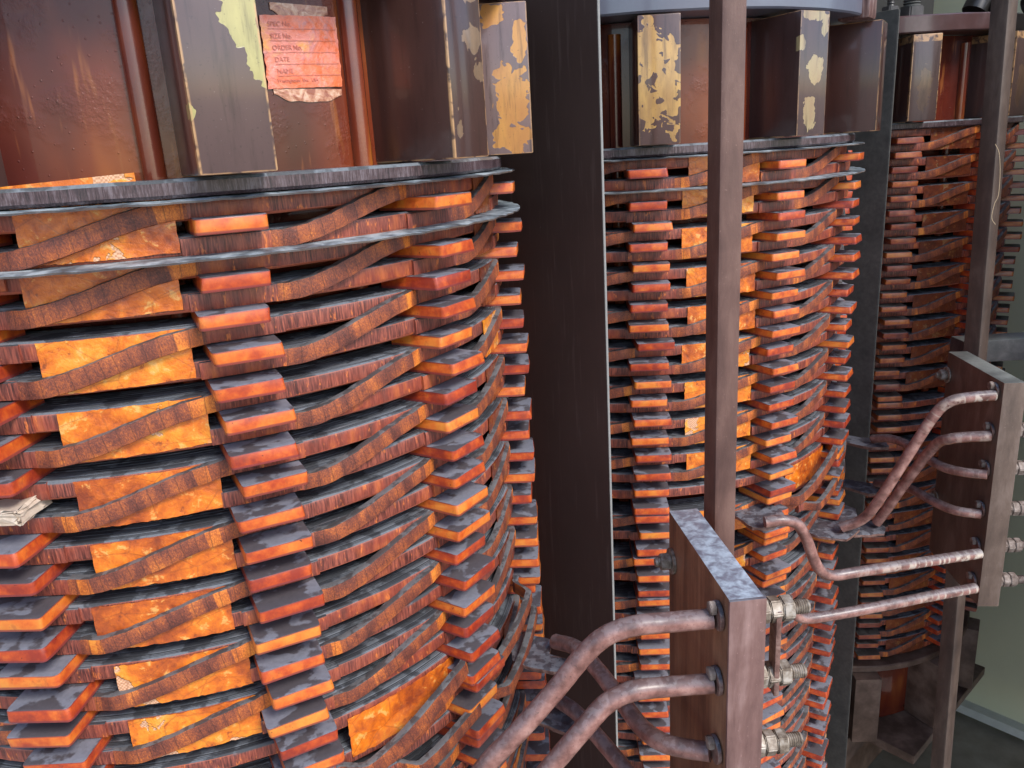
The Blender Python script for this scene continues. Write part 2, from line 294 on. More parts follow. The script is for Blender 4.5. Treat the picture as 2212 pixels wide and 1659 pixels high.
a = M('dusty_dull_nut'); v = a.ofs(); n = a.noise(v, 120, 4, .6); MT['bolt_dusty'] = a.out(a.ramp(n, [(.35, (.11, .075, .06)), (.5, (.20, .15, .125)), (.66, (.31, .25, .22))]), .65, .05, .3, metal=.1)
a = M('white_plaster_chip'); v = a.ofs(); n = a.noise(v, 200, 4); MT['chip'] = a.out(a.mix(n, (.42, .31, .22), (.70, .60, .50)), .6)
a = M('pink_orange_paper'); v = a.obj(); n = a.noise(v, 42, 4, .6, .7); e = a.noise(v, 110, 4, .6)
col = a.ramp(n, [(.34, (.72, .13, .035)), (.46, (.80, .19, .09)), (.58, (.78, .26, .20)), (.7, (.82, .33, .07))])
col = a.mix(a.step(e, .56, .72), col, (.60, .22, .20)); gr = a.noise(v, 22, 4, .65); col = a.mix(a.math('MULTIPLY', a.step(gr, .52, .66), .6), col, (.70, .16, .03)); a.bump(a.math('ADD', n, e), .8, .003); MT['paper'] = a.out(col, .35, .5, .15)
a = M('faded_ink'); MT['ink'] = a.out((.56, .18, .13), .5, .3)
a = M('old_glue'); v = a.ofs(); n = a.noise(v, 130, 4, .6, 1.); MT['glue'] = a.out(a.ramp(n, [(.35, (.30, .09, .05)), (.5, (.50, .23, .14)), (.66, (.68, .45, .32))]), .3, .5, .15)
# --- place
a = M('pale_green_wall_paint'); v = a.obj(); n = a.noise(v, 3, 4, .6); f = a.noise(v, 90, 3); MT['wall'] = a.out(a.mix(n, (.60, .60, .42), (.74, .75, .54)), .6)
a = M('olive_dusty_floor'); v = a.obj(); n = a.noise(v, 5, 5, .6); MT['floor'] = a.out(a.ramp(n, [(.35, (.16, .135, .10)), (.5, (.24, .21, .165)), (.65, (.33, .30, .24))]), .65)
a = M('worn_concrete_ground'); v = a.obj(); n = a.noise(v, 2.5, 6, .6); MT['ground'] = a.out(a.mix(n, (.26, .24, .21), (.38, .36, .33)), .85)
a = M('grey_ledge_paint'); v = a.obj(); n = a.noise(v, 40, 4, .6); MT['ledge'] = a.out(a.mix(n, (.45, .46, .43), (.65, .66, .62)), .6)
a = M('black_cable_rubber'); v = a.obj(); n = a.noise(v, 80, 3); MT['cable'] = a.out(a.mix(n, (.008, .008, .008), (.03, .028, .026)), .35, .2)
a = M('dark_roof_steel'); MT['roof'] = a.out((.035, .033, .032), .6)
a = M('grain_wood'); v = a.obj(); n = a.noise(a.scl(v, 1, 1, .12), 150, 3, .6); MT['wood'] = a.out(a.ramp(n, [(.35, (.05, .018, .015)), (.55, (.14, .07, .06)), (.7, (.30, .22, .20))]), .5, .2)
a = M('rusty_brown_base'); v = a.obj(); n = a.noise(v, 20, 4, .6); MT['base'] = a.out(a.ramp(n, [(.35, (.07, .038, .025)), (.5, (.12, .07, .05)), (.66, (.19, .12, .09))]), .6)
a = M('pale_thread_fibre'); MT['thread'] = a.out((.62, .48, .30), .7)
# ---------------------------------------------------------------- object helpers
def tag(o, label=None, cat=None, group=None, kind=None):
    if label: o['label'] = label
    if cat: o['category'] = cat
    if group: o['group'] = group
    if kind: o['kind'] = kind
    return o
def root(name, base, label, cat, group=None):
    o = D.objects.new(name, None); COL.objects.link(o); o.location = Wp(*base); o.empty_display_size = .05
    return tag(o, label, cat, group)
def mesh(name, verts, faces, mat, base=(0, 0, 0), smooth=True, uv=None, angle=35):
    me = D.meshes.new(name); b = Vector(base)
    me.from_pydata([tuple((Vector(p)-b)*S) for p in verts], [], faces); me.update()
    for m in (mat if isinstance(mat, (list, tuple)) else [mat]): me.materials.append(m)
    if uv:
        l = me.uv_layers.new(name='UVMap')
        for lp in me.loops: l.data[lp.index].uv = uv[lp.vertex_index]
    if smooth:
        for p in me.polygons: p.use_smooth = True
        try: me.set_sharp_from_angle(angle=R(angle))
        except Exception: pass
    return me
def put(name, me, parent=None, loc=(0, 0, 0), rz=0.):
    o = D.objects.new(name, me); COL.objects.link(o)
    if parent is not None: o.parent = parent; o.location = Vector(loc)*S
    else: o.location = Wp(*loc)
    o.rotation_euler = (0, 0, rz); return o
def boxbm(x0, x1, y0, y1, z0, z1, bev=.004, seg=2, cuts=0):
    bm = bmesh.new(); bmesh.ops.create_cube(bm, size=1)
    for v_ in bm.verts: v_.co = Vector(((x0+x1)/2+v_.co.x*(x1-x0), (y0+y1)/2+v_.co.y*(y1-y0), (z0+z1)/2+v_.co.z*(z1-z0)))
    if bev: bmesh.ops.bevel(bm, geom=list(bm.edges), offset=bev, segments=seg, profile=.6, affect='EDGES')
    return bm
def bmdata(bm):
    bm.verts.ensure_lookup_table(); vs_ = [v_.co.copy() for v_ in bm.verts]; fs = [[v_.index for v_ in f.verts] for f in bm.faces]; bm.free(); return vs_, fs
def box(x0, x1, y0, y1, z0, z1, bev=.004, seg=2): return bmdata(boxbm(x0, x1, y0, y1, z0, z1, bev, seg))
def join(*parts):
    V, F = [], []
    for v_, f in parts:
        k = len(V); V += list(v_); F += [[i+k for i in q] for q in f]
    return V, F
def xf(vf, m): return [m @ Vector(p) for p in vf[0]], vf[1]
def lathe(prof, n=144, closed=True, rj=None):
    """prof: list of (r,z) running round a closed section"""
    V, F = [], []; k = len(prof)
    for i in range(n):
        a_ = 2*math.pi*i/n
        for j, (r_, z_) in enumerate(prof):
            dr, dz = rj(a_, j) if rj else (0, 0)
            V.append((math.sin(a_)*(r_+dr), -math.cos(a_)*(r_+dr), z_+dz))
    for i in range(n):
        for j in range(k if closed else k-1):
            p, q = i*k+j, i*k+(j+1) % k; p2, q2 = ((i+1) % n)*k+j, ((i+1) % n)*k+(j+1) % k
            F.append([p, p2, q2, q])
    return V, F
def catmull(P, n=8):
    P = [Vector(p) for p in P]; Q = [2*P[0]-P[1]]+P+[2*P[-1]-P[-2]]; out = []
    for i in range(1, len(Q)-2):
        for k in range(n):
            t = k/n; a0, a1, a2, a3 = Q[i-1], Q[i], Q[i+1], Q[i+2]
            out.append(.5*((2*a1)+(a2-a0)*t+(2*a0-5*a1+4*a2-a3)*t*t+(3*a1-a0-3*a2+a3)*t**3))
    out.append(P[-1]); return out
def tube(P, rad, n=16, wob=0., seed=0, cap=True):
    rnd = random.Random(seed); V, F, UV = [], [], []; T0 = (P[1]-P[0]).normalized(); N = T0.orthogonal().normalized(); L = 0
    for i, p in enumerate(P):
        t = (P[min(i+1, len(P)-1)]-P[max(i-1, 0)]).normalized()
        N = (N-t*N.dot(t)).normalized(); B = t.cross(N)
        if i: L += (p-P[i-1]).length
        rr = rad(i/(len(P)-1)) if callable(rad) else rad; rr *= 1+wob*rnd.uniform(-1, 1)
        for k in range(n):
            a_ = 2*math.pi*k/n; V.append(p+(N*math.cos(a_)+B*math.sin(a_))*rr); UV.append((L*S, k/n*2*math.pi*rr*S))
    for i in range(len(P)-1):
        for k in range(n): F.append([i*n+k, i*n+(k+1) % n, (i+1)*n+(k+1) % n, (i+1)*n+k])
    if cap: F.append(list(range(n))[::-1]); F.append([(len(P)-1)*n+k for k in range(n)])
    return V, F, UV
# ---------------------------------------------------------------- shared meshes of the coils
RI, RO, TIP = .800, .9130, .990; HT = .0388
def fnoise(seed):
    rn = random.Random(seed); ks = [(rn.choice(range(2, 40)), rn.uniform(0, 6.28), rn.uniform(.3, 1)) for _ in range(9)]
    return lambda a_: sum(w*math.sin(k*a_+p) for k, p, w in ks)/4
def disc_mesh(seed):
    h = HT/2; prof = [(RI, -h), (RO-.006, -h), (RO-.001, -h+.004), (RO, -h+.008), (RO, h-.008), (RO-.001, h-.003), (RO-.005, h)]
    w = (RO-.005-RI)/7
    for i in range(6, 0, -1): prof += [(RI+i*w+.0016, h-.0004), (RI+i*w, h-.0032), (RI+i*w-.0016, h-.0004)]
    prof += [(RI, h)]
    f1, f2 = fnoise(seed), fnoise(seed+50)
    return mesh('winding_disc', *lathe(prof, 160, True, lambda a_, j: (f1(a_)*.0022, f2(a_+.2*j)*.0009)), MT['disc'])
DISCS = [disc_mesh(s) for s in (1, 2, 3)]
def spacer_mesh(seed):
    rn = random.Random(seed); w = .065; tip = -TIP+rn.uniform(-.008, .012)
    bm = boxbm(-w+rn.uniform(-.003, .003), w+rn.uniform(-.003, .003), tip, -RI-.03, -.0144, .0144, 0)
    for v_ in bm.verts:
        if v_.co.y < -.95: v_.co.x += rn.uniform(-.003, .003); v_.co.y += rn.uniform(-.003, .003)
    ve = [e for e in bm.edges if abs(e.verts[0].co.z-e.verts[1].co.z) > .01 and e.verts[0].co.y < -.9]
    bmesh.ops.bevel(bm, geom=ve, offset=rn.uniform(.006, .012), segments=3, profile=.5, affect='EDGES')
    he = [e for e in bm.edges if e.verts[0].co.y < -.88 and e.verts[1].co.y < -.86 and abs(e.verts[0].co.z-e.verts[1].co.z) < .01]
    bmesh.ops.bevel(bm, geom=he, offset=.0034, segments=2, profile=.6, affect='EDGES')
    return mesh('spacer', *bmdata(bm), MT['spacer'])
SPACERS = [spacer_mesh(s) for s in range(8)]
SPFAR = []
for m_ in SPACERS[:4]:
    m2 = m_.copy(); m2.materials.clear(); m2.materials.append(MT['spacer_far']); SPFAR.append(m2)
def ss(t): t = max(0, min(1, t)); return t*t*(3-2*t)
def dirp(a_, r_, z_): return Vector((math.sin(a_)*r_, -math.cos(a_)*r_, z_))
def strand_mesh(i0, i1, dz=.069, seed=0, r0=.9108, bul=.0105, hh=.0176, ext=(.36, .33)):
    """outer conductor lying on the lower disc, rising to the upper disc between i0 and i1; local z=0 is the middle of the gap"""
    rn = random.Random(seed); n = 96; J0, J1 = i0-ext[0], i1+ext[1]; V, F, UV, MI = [], [], [], []; L = 0; prev = None
    w1, w2 = rn.uniform(0, 6), rn.uniform(0, 6); amp = rn.uniform(.0002, .0006)
    def zof(i): t = (i-i0)/(i1-i0); t = max(0, min(1, t)); return -dz/2+dz*(.94*ss(t)+.06*t)
    sec = [(-1, -1), (-.3, -1.0), (.55, -1.0), (.88, -.93), (1.0, -.6), (1.03, .5), (.9, .93), (.55, 1.0), (-.3, 1.0), (-1, 1)]; m = len(sec)
    ora = rn.uniform(.80, .90); orb = ora+rn.choice((0, .09, .14)); olo = rn.uniform(-.02, .05)
    for i in range(n+1):
        ii = J0+(J1-J0)*i/n; a_ = PHI+STEP*ii; t = (ii-i0)/(i1-i0); z_ = zof(ii)
        env = min(ss((t+.03)/.16), ss((1.03-t)/.16)); crossing = -.04 <= t <= 1.04
        rc = r0+bul*env+(.0015*math.sin(5*t+w2) if crossing else 0)
        d_ = .01; tv = Vector((STEP*2*d_*rc, zof(ii+d_)-zof(ii-d_))).normalized(); nx, nz = -tv.y, tv.x
        if prev is not None: L += math.hypot((a_-prev[0])*rc, z_-prev[1])
        prev = (a_, z_); bump_ = (amp*(math.sin(38*t+w1)+.6*math.sin(77*t+w2)) if crossing else 0)
        rad_ = .0082*(1.15 if crossing else 1)
        for k, (sr, sz) in enumerate(sec):
            q = sz*(hh+(.0008 if crossing else 0))+bump_*(1 if k > 4 else -.6); V.append(dirp(a_+nx*q/rc, rc+sr*rad_, z_+nz*q)); UV.append((L*S, (k+sr)*.01*S))
    for i in range(n):
        t = ((J0+(J1-J0)*(i+.5)/n)-i0)/(i1-i0)
        mi = 0 if (t < -.02 or t > 1.02) else (2 if (ora < t < orb or (seed % 3 == 1 and olo < t < olo+.07)) else 1)
        for k in range(m): F.append([i*m+(k+1) % m, (i+1)*m+(k+1) % m, (i+1)*m+k, i*m+k]); MI.append(mi)
    F.append(list(range(m))); F.append([n*m+k for k in range(m)][::-1]); MI += [0, 0]
    me = mesh('crossover_strand', V, F, [MT['disc_strand'], MT['strand'], MT['strand_orange']], uv=UV, angle=50)
    for p, q in zip(me.polygons, MI): p.material_index = q
    return me
def patch_mesh(i0, i1, h0=-.050, h1=.050, seed=0, r0=.9145, mat='patch'):
    rn = random.Random(seed); nx, nz = 40, 10; A0, A1 = PHI+STEP*i0, PHI+STEP*i1; V, F = [], []
    f1, f2 = fnoise(seed+9), fnoise(seed+3); sk = rn.uniform(-.004, .004)
    for side in (0, 1):
        for i in range(nx+1):
            for j in range(nz+1):
                t, u_ = i/nx, j/nz; a_ = A0+(A1-A0)*t
                z_ = h0+(h1-h0)*u_+(.0018*f1(t*3) if j in (0, nz) else 0)
                if j == 0: z_ += sk*t
                if i in (0, nx): a_ += .0025*f2(u_*4+i)
                r_ = r0+max(-.0012, (.0016*f1(t*2.3+u_*1.3)+.0012*f2(u_*3.1-t*2))*.8)+(.0018 if side else 0)
                V.append(dirp(a_, r_, z_))
    k = (nx+1)*(nz+1)
    for i in range(nx):
        for j in range(nz):
            p = i*(nz+1)+j; q = p+nz+1
            F.append([p, p+1, q+1, q]); F.append([k+p, k+q, k+q+1, k+p+1])
    for j in range(nz):
        p = j; F.append([p, k+p, k+p+1, p+1]); p = nx*(nz+1)+j; F.append([p, p+1, k+p+1, k+p])
    for i in range(nx):
        p = i*(nz+1); q = p+nz+1; F.append([p, q, k+q, k+p]); p += nz; q += nz; F.append([p, k+p, k+q, q])
    return mesh('insulation_patch', V, F, MT[mat])
# sectors between spacer columns: (strand from, strand to, patch from, patch to or None)
SECT = {-1: (-.80, -.13, -.735, -.185), 0: (.19, .86, None, None), 1: (1.22, 1.90, 1.50, 1.98), 2: (2.2, 2.86, None, None), -2: (-1.81, -1.14, None, None), -3: (-2.8, -2.14, -2.73, -2.2), 3: (3.2, 3.86, 3.4, 3.9)}
STR = {s: [strand_mesh(q[0], q[1], seed=10*s+k+100) for k in range(3)] for s, q in SECT.items()}
PAT = {s: [patch_mesh(q[2], q[3], seed=7*s+k+60) for k in range(4)] for s, q in SECT.items() if q[2] is not None}
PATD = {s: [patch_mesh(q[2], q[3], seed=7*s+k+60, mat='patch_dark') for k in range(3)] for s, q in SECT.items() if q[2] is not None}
def ring_mesh(name, r0, r1, z0, z1, mat, ragged=0., seed=0, droop=0.):
    f1, f2, f3 = fnoise(seed), fnoise(seed+1), fnoise(seed+2); b = min(.006, (z1-z0)*.3)
    prof = [(r0, z0), (r1-b, z0), (r1, z0+b), (r1, z1-b), (r1-b, z1), (r0, z1)]
    if ragged:
        prof = [(r0, z0), ((r0+r1)/2, z0), (r1-.02, z0), (r1, z0+.001), (r1, z1-.001), (r1-.02, z1), ((r0+r1)/2, z1), (r0, z1)]
        def rj(a_, j):
            e = {0: 0, 1: .1, 2: .6, 3: 1, 4: 1, 5: .6, 6: .1, 7: 0}[j]
            return (e*ragged*(.25*f1(a_)+.4*math.sin(61*a_+f2(a_)*3)+.35*math.sin(137*a_+5*f3(a_))*f1(a_*1.0)), e*(droop*(.12*math.sin(47*a_+2*f1(a_))+.10*math.sin(83*a_)-.45)))
        return mesh(name, *lathe(prof, 360, True, rj), mat)
    return mesh(name, *lathe(prof, 160, True, lambda a_, j: (f1(a_)*.001, f2(a_)*.0008)), mat)
# ---------------------------------------------------------------- rows of spacers (heights)
ROW1 = [-.100, -.2045, -.272, -.339, -.409, -.474, -.543, -.611, -.678, -.747, -.816, -.884, -.952, -1.022, -1.091, -1.158, -1.227, -1.292, -1.325,
        -1.397, -1.461, -1.499, -1.568, -1.642, -1.678, -1.751, -1.822, -1.894, -1.965, -2.036, -2.106, -2.174, -2.242, -2.310, -2.378, -2.447, -2.515, -2.584, -2.652, -2.720, -2.788, -2.857, -2.925]
z = -.068; ROW3 = []
while z > -2.99:
    ROW3.append(z)
    z -= .0332 if len(ROW3) in (20, 24) else .0683
def build_coil(ci, label):
    cx, cy = CX[ci]; up = .03 if ci == 2 else 0.
    rows = ROW3 if ci == 2 else ROW1
    rt = root('transformer_coil', (cx, cy, -3.55), label, 'transformer coil', 'transformer coils standing in a row')
    def P(name, me, z_=0., rz=0., par=None, rx=0.):
        o = put(name, me, rt, (0, 0, z_+3.55), rz); return o
    # cylinder carrying everything, and the round rods on it
    P('inner_cylinder', mesh('inner_cylinder', *lathe([(.70, -3.5), (.826, -3.5), (.826, -3.05), (.745, -3.05), (.745, -.03), (.826, -.03), (.826, .375+up), (.70, .375+up)], 200), MT['cylinder']))
    rodv = tube([Vector((0, -.833, -.04)), Vector((0, -.833, .1)), Vector((0, -.833, .335+up)), Vector((0, -.833, .340+up))], lambda t: .0215, 16)
    rm = mesh('rod', rodv[0], rodv[1], MT['rod'])
    rodv = tube([Vector((0, -.775, -3.04)), Vector((0, -.775, -1.)), Vector((0, -.775, -.045))], lambda t: .0215, 16)
    rl = mesh('rod', rodv[0], rodv[1], MT['rod'])
    for k in range(12): P('rod', rm, 0, PHI+STEP*(k-.215)); P('rod', rl, 0, PHI+STEP*(k-.215))
    # rings at the top
    P('press_ring', ring_mesh('press_ring', .78, .985, .378+up, .455+up, MT['press_sheen' if ci == 1 else 'press'], seed=ci), 0)
    P('static_ring', ring_mesh('static_ring', .80, .945, -.048+up, -.015+up, MT['ring'], seed=ci+5), 0)
    P('bottom_ring', ring_mesh('bottom_ring', .80, .96, -3.06, -3.02, MT['base'], seed=ci+8), 0)
    if ci < 2:
        P('flange', ring_mesh('flange', .84, .978, -.0555, -.0500, MT['flange'], .006, 3+ci, .005), 0)
        P('flange', ring_mesh('flange', .84, .990, -.1590, -.1535, MT['flange'], .005, 13+ci, .004), 0)
    # end blocks above and below the winding
    for k in range(12):
        idx = k-4; rn = random.Random(100*ci+k)
        bm = box(-.066, .066, -1.040+rn.uniform(-.008, .008), -.80, -.012+up, .366+up, .005, 2)
        mat = {(0, 0): 'block_a', (0, 1): 'block_b', (0, 2): 'block_c', (1, -1): 'block_d', (1, 0): 'block_e', (1, 1): 'block_red', (2, -1): 'block_far', (2, 0): 'block_far'}.get((ci, idx), 'block_red' if ci else 'block')
        P('end_block', mesh('end_block', *bm, MT[mat]), 0, PHI+STEP*(idx+.045))
        bm = box(-.075, .075, -1.02, -.80, -3.50, -3.065, .008, 2)
        P('end_block', mesh('end_block', *bm, MT['base'] if ci == 2 else MT['block']), 0, PHI+STEP*idx)
    # winding discs between the rows
    zs = []
    if ci < 2: zs += [-.0725, -.1355, -.1765]; rr = rows[1:]
    else: zs += [rows[0]+.034]; rr = rows
    for p, q in zip(rr, rr[1:]):
        if p-q > .05: zs.append((p+q)/2)
    zs.append(rows[-1]-.034)
    for n_, z_ in enumerate(zs):
        o = P('winding_disc', DISCS[n_ % 3], z_+random.uniform(-.0008, .0008), 0)
        o.rotation_euler = (R(random.uniform(-.10, .10)), R(random.uniform(-.10, .10)), R(random.uniform(0, 360)))
    # spacers: the columns that show are parts of their own
    zmin = (-1.78, -2.52, -2.99)[ci]; cols = ([-1, 0, 1, 2], [-1, 0, 1], [-1, 1])[ci]
    shown, SV, SF = 0, [], []
    zstop = min(rows)
    rest = []
    for c in range(-4, 8):
        for n_, z_ in enumerate(rows):
            if ci == 0 and c == -1 and n_ == 7: continue
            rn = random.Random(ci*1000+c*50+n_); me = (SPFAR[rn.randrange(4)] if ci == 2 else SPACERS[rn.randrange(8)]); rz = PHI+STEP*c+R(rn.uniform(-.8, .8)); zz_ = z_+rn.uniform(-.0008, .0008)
            if c in cols and z_ > zmin and shown < 100: P('spacer', me, zz_, rz); shown += 1
            else: rest.append((me, zz_, rz))
    for me, z_, rz in rest:
        k = len(SV); m = Matrix.Translation((0, 0, z_*S)) @ Matrix.Rotation(rz, 4, 'Z')
        SV += [(m @ v_.co)/S for v_ in me.vertices]; SF += [[i+k for i in p.vertices] for p in me.polygons]
    o = P('spacer', mesh('spacer', SV, SF, MT['spacer_mass'])); tag(o, kind='stuff')
    # crossings: every second gap
    gaps = [(i, z_) for i, z_ in enumerate(rows)]
    if ci < 2: cross = [0]+[i for i in range(1, 17, 2)]+[i for i in range(19, len(rows)) if i in (19, 22, 25, 27, 29, 31, 33, 35, 37, 39, 41)]
    else: cross = [i for i in range(0, 19, 2)]+[i for i in range(25, len(rows), 2)]
    secs = ([-2, -1, 0, 1, 2], [-2, -1, 0, 1, 2], [-2, -1, 0, 1, 2])[ci]
    for i in cross:
        z_ = rows[i]
        for s in secs:
            if ci == 0 and z_ < -1.9: continue
            rn = random.Random(ci*500+i*9+s)
            if s in PAT and not (s == -1 and i == 15 and ci == 0 and False):
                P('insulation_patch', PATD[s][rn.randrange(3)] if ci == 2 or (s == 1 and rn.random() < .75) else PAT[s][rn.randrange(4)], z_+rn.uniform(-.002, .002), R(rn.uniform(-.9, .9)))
            up_ = min((q for q in zs if q > z_+.005), default=z_+.0345); lo_ = max((q for q in zs if q < z_-.005), default=z_-.0345)
            o = P('crossover_strand', STR[s][rn.randrange(3)], (up_+lo_)/2, R(rn.uniform(-.5, .5)))
    return rt, P
# the far-away spacers are one mesh: their edges are found from the height inside each copy is not needed
MT['spacer_mass'] = MT['spacer'].copy(); MT['spacer_mass'].name = 'varnished_spacer_mass'
nt = MT['spacer_mass'].node_tree
for nd in nt.nodes:
    if nd.type == 'MATH' and nd.operation == 'ABSOLUTE':
        for l in list(nd.inputs[0].links): nt.links.remove(l)
        nd.inputs[0].default_value = 0.
coil1, P1 = build_coil(0, 'nearest and largest transformer coil, with a pink paper label between its upper blocks')
coil2, P2 = build_coil(1, 'middle transformer coil, behind the narrow brown post and between the two dark boards')
coil3, P3 = build_coil(2, 'farthest transformer coil, dim and dusty, at the right end of the row')
# ---- extras on the nearest coil
def on_cyl(x, z_, r_): return dirp(x/r_, r_, z_)
def curved_sheet(pts_fn, nx, nz, th): # pts_fn(t,u)->(angle,z,r)
    V, F = [], []
    for side in (0, 1):
        for i in range(nx+1):
            for j in range(nz+1):
                a_, z_, r_ = pts_fn(i/nx, j/nz); V.append(dirp(a_, r_+(th if side else 0), z_))
    k = (nx+1)*(nz+1)
    for i in range(nx):
        for j in range(nz):
            p = i*(nz+1)+j; q = p+nz+1; F.append([p, p+1, q+1, q]); F.append([k+p, k+q, k+q+1, k+p+1])
    for j in range(nz):
        p = j; F.append([p, k+p, k+p+1, p+1]); p = nx*(nz+1)+j; F.append([p, p+1, k+p+1, k+p])
    for i in range(nx):
        p = i*(nz+1); q = p+nz+1; F.append([p, q, k+q, k+p]); p += nz; q += nz; F.append([p, k+p, k+q, q])
    return V, F
g1, g2 = fnoise(5), fnoise(6)
A0, A1 = PHI+STEP*.325, PHI+STEP*.715
lab = P1('paper_label', mesh('paper_label', *curved_sheet(lambda t, u_: (A0+(A1-A0)*t+(.0022*g1(u_*2) if t in (0, 1) else 0), .142+u_*.134+.006*t+(.0010*g2(t*1.2) if u_ in (0, 1) else 0), .8285+.0012*g1(t*3+u_*2)), 36, 30, .0015), MT['paper']))
def glue(a0, a1, z0, z1, seed):
    h1, h2 = fnoise(seed), fnoise(seed+1)
    def fn(t, u_):
        zb = z0+(1-ss(min(t, 1-t)/.25))*(z1-z0)*.55+.003*h1(t*.6); return (a0+(a1-a0)*t, zb+(z1-zb)*u_, .827+.002*abs(h2(t*5+u_*3))*min(1, 4*u_+.2))
    P1('glue_smear', mesh('glue_smear', *curved_sheet(fn, 40, 12, .0012), MT['glue']))
glue(A0+.012, A1-.004, .118, .1425, 31); glue(A0+.03, A1-.02, .270, .300, 41)
def text_part(body, size, x0, z0):
    cu = D.curves.new('text', 'FONT'); cu.body = body; cu.size = size; cu.extrude = .0004; ob = D.objects.new('text', cu); COL.objects.link(ob)
    bpy.context.view_layer.update(); dg = bpy.context.evaluated_depsgraph_get(); me = bpy.data.meshes.new_from_object(ob.evaluated_get(dg), depsgraph=dg)
    V = [v_.co.copy() for v_ in me.vertices]; F = [list(p.vertices) for p in me.polygons]; D.objects.remove(ob); D.meshes.remove(me); D.curves.remove(cu)
    out = []
    for p in V:
        x = x0+p.x; out.append(dirp(A0+x/.8315, .8315+p.z, z0+p.y+.035*x))
    return out, F
wl = (A1-A0)*.83
TX = []
for i, s_ in enumerate(('SPEC No.', 'SIZE No.', 'ORDER No.', 'DATE', 'NAME')):
    TX.append(text_part(s_, .0125, .014+.002*i, .256-.0215*i))
    xx0, xx1, zl = .014+.002*i, wl-.004, .251-.0215*i
    V, F = curved_sheet(lambda t, u_: (A0+(xx0+(xx1-xx0)*t)/.8315, zl+u_*.0009+.035*(xx0+(xx1-xx0)*t), .8313), 20, 1, .0004); TX.append((V, F))
TX.append(text_part('Westinghouse  Elec.  USA', .0085, .020, .1535))
o = put('printed_text', mesh('printed_text', *join(*TX), MT['ink'], smooth=False), lab)
# a peeled strip of varnish standing on the top ring and a torn white spacer end
P1('peeled_strip', mesh('peeled_strip', *curved_sheet(lambda t, u_: (PHI+STEP*(-.80+.52*t), -.016+u_*(.004+.012*t), .90+.002*g1(t*5)), 30, 2, .003), MT['patch']))
rn = random.Random(3); bm = boxbm(-.06, .030, -.985, -.88, -.015, .013, .006, 2); bmesh.ops.subdivide_edges(bm, edges=list(bm.edges), cuts=2, use_grid_fill=True)
for v_ in bm.verts: v_.co += Vector((rn.uniform(-1, 1), rn.uniform(-1, 1), rn.uniform(-1, 1)))*.0045
P1('torn_spacer', mesh('torn_spacer', *bmdata(bm), MT['chip'], angle=20), -.598, PHI+STEP*-.925)
# wide patch and heavy strand where the taps leave the winding (both nearer coils)
for PP in (P1, P2):
    PP('insulation_patch', patch_mesh(.22, .90, -.062, .046, 77), -1.300); PP('crossover_strand', strand_mesh(.16, .95, .120, 5, .925, .045, .021, (.1, .1)), -1.318)
for k, (i0, i1, z_, dz) in enumerate(((1.05, 1.75, -1.31, .05), (1.15, 1.9, -1.42, .07), (.45, 1.0, -1.425, .04))):
    P1('crossover_strand', strand_mesh(i0, i1, dz, 20+k, .925, .05, .018, (.08, .08)), z_); P2('crossover_strand', strand_mesh(i0, i1, dz, 30+k, .925, .05, .018, (.08, .08)), z_)
# ---- extras on top of the middle coil
wb = box(-.05, .05, -1.01, -.90, .367, .45, .012, 2); P2('wood_packer', mesh('wood_packer', *wb, MT['wood']), 0, PHI+STEP*.86)
# ---------------------------------------------------------------- dark barrier boards between the coils
def barrier(w, s1, name, label, mat):
    x0, y0 = rowpt(w, -1.2); x1, y1 = rowpt(w, s1); rt = root('barrier_board', (x1, y1, -4.4), label, 'insulating board', 'dark boards standing between the coils')
    def slab(sa, sb, th, z0, z1):
        vf = box(-th/2, th/2, -sb, -sa, z0, z1, .0018, 1)
        a_ = math.atan2(T.x, -T.y); m = Matrix.Translation((*rowpt(w, 0), 0)) @ Matrix.Rotation(a_, 4, 'Z'); return xf(vf, m)
    b = (x1, y1, -4.4)
    put('sheet', mesh('sheet', *slab(-1.2, s1-.004, .0085, -4.4, .487), mat, b), rt)
    put('edge_strip', mesh('edge_strip', *slab(s1-.0035, s1, .0095 if w < PITCH else .0086, -4.4, .484), MT['baredge'] if w < PITCH else mat, b), rt)
    return rt
barrier(PITCH*.5, .7624, 'barrier', 'tall dark brown board between the nearest and the middle coil', MT['barrier'])
barrier(PITCH*1.5, .744, 'barrier', 'tall grey black dusty board between the middle and the farthest coil', MT['barrier2'])
# ---------------------------------------------------------------- posts
def post(name, x0, y0, x1, y1, w, dpt, zb, zt, zt_lean, label, mat, yaw, hole=None):
    """hollow channel post, its front face open towards nothing: web in front, flange to the left"""
    rt = root(name, (x0, y0, zb), label, 'post', 'brown posts in front of the coils')
    th = .012
    prof = [(0, 0), (w, 0), (w, dpt), (w-th, dpt), (w-th, th), (th, th), (th, dpt), (0, dpt)]
    V, F = [], []; n = len(prof); c_, s_ = math.cos(yaw), math.sin(yaw)
    lv = [zb, hole[0]-.02, hole[0]+.02, zt] if hole else [zb, zt]
    # rounded outer corners
    P_ = [(.010, 0), (w-.008, 0), (w-.002, .002), (w, .008), (w, dpt), (w-th, dpt), (w-th, th), (th, th), (th, dpt), (0, dpt), (0, .012), (.003, .0035)]
    n = len(P_)
    for z_ in (zb, zt):
        lx = (z_-zb)/(zt-zb)
        for px_, py_ in P_: V.append((x0+(x1-x0)*lx+px_*c_-py_*s_, y0+(y1-y0)*lx+px_*s_+py_*c_, z_))
    for k in range(n): F.append([k, (k+1) % n, n+(k+1) % n, n+k])
    F.append(list(range(n))[::-1]); F.append([n+k for k in range(n)])
    put('channel', mesh('channel', V, F, mat, (x0, y0, zb), angle=30), rt)
    return rt
pr = post('steel_post', .509, 1.900, .509, 1.900, .0615, .062, -4.4, 1.1, 0, 'straight brown post standing before the middle coil, behind the nearer terminal board', MT['post'], R(12))
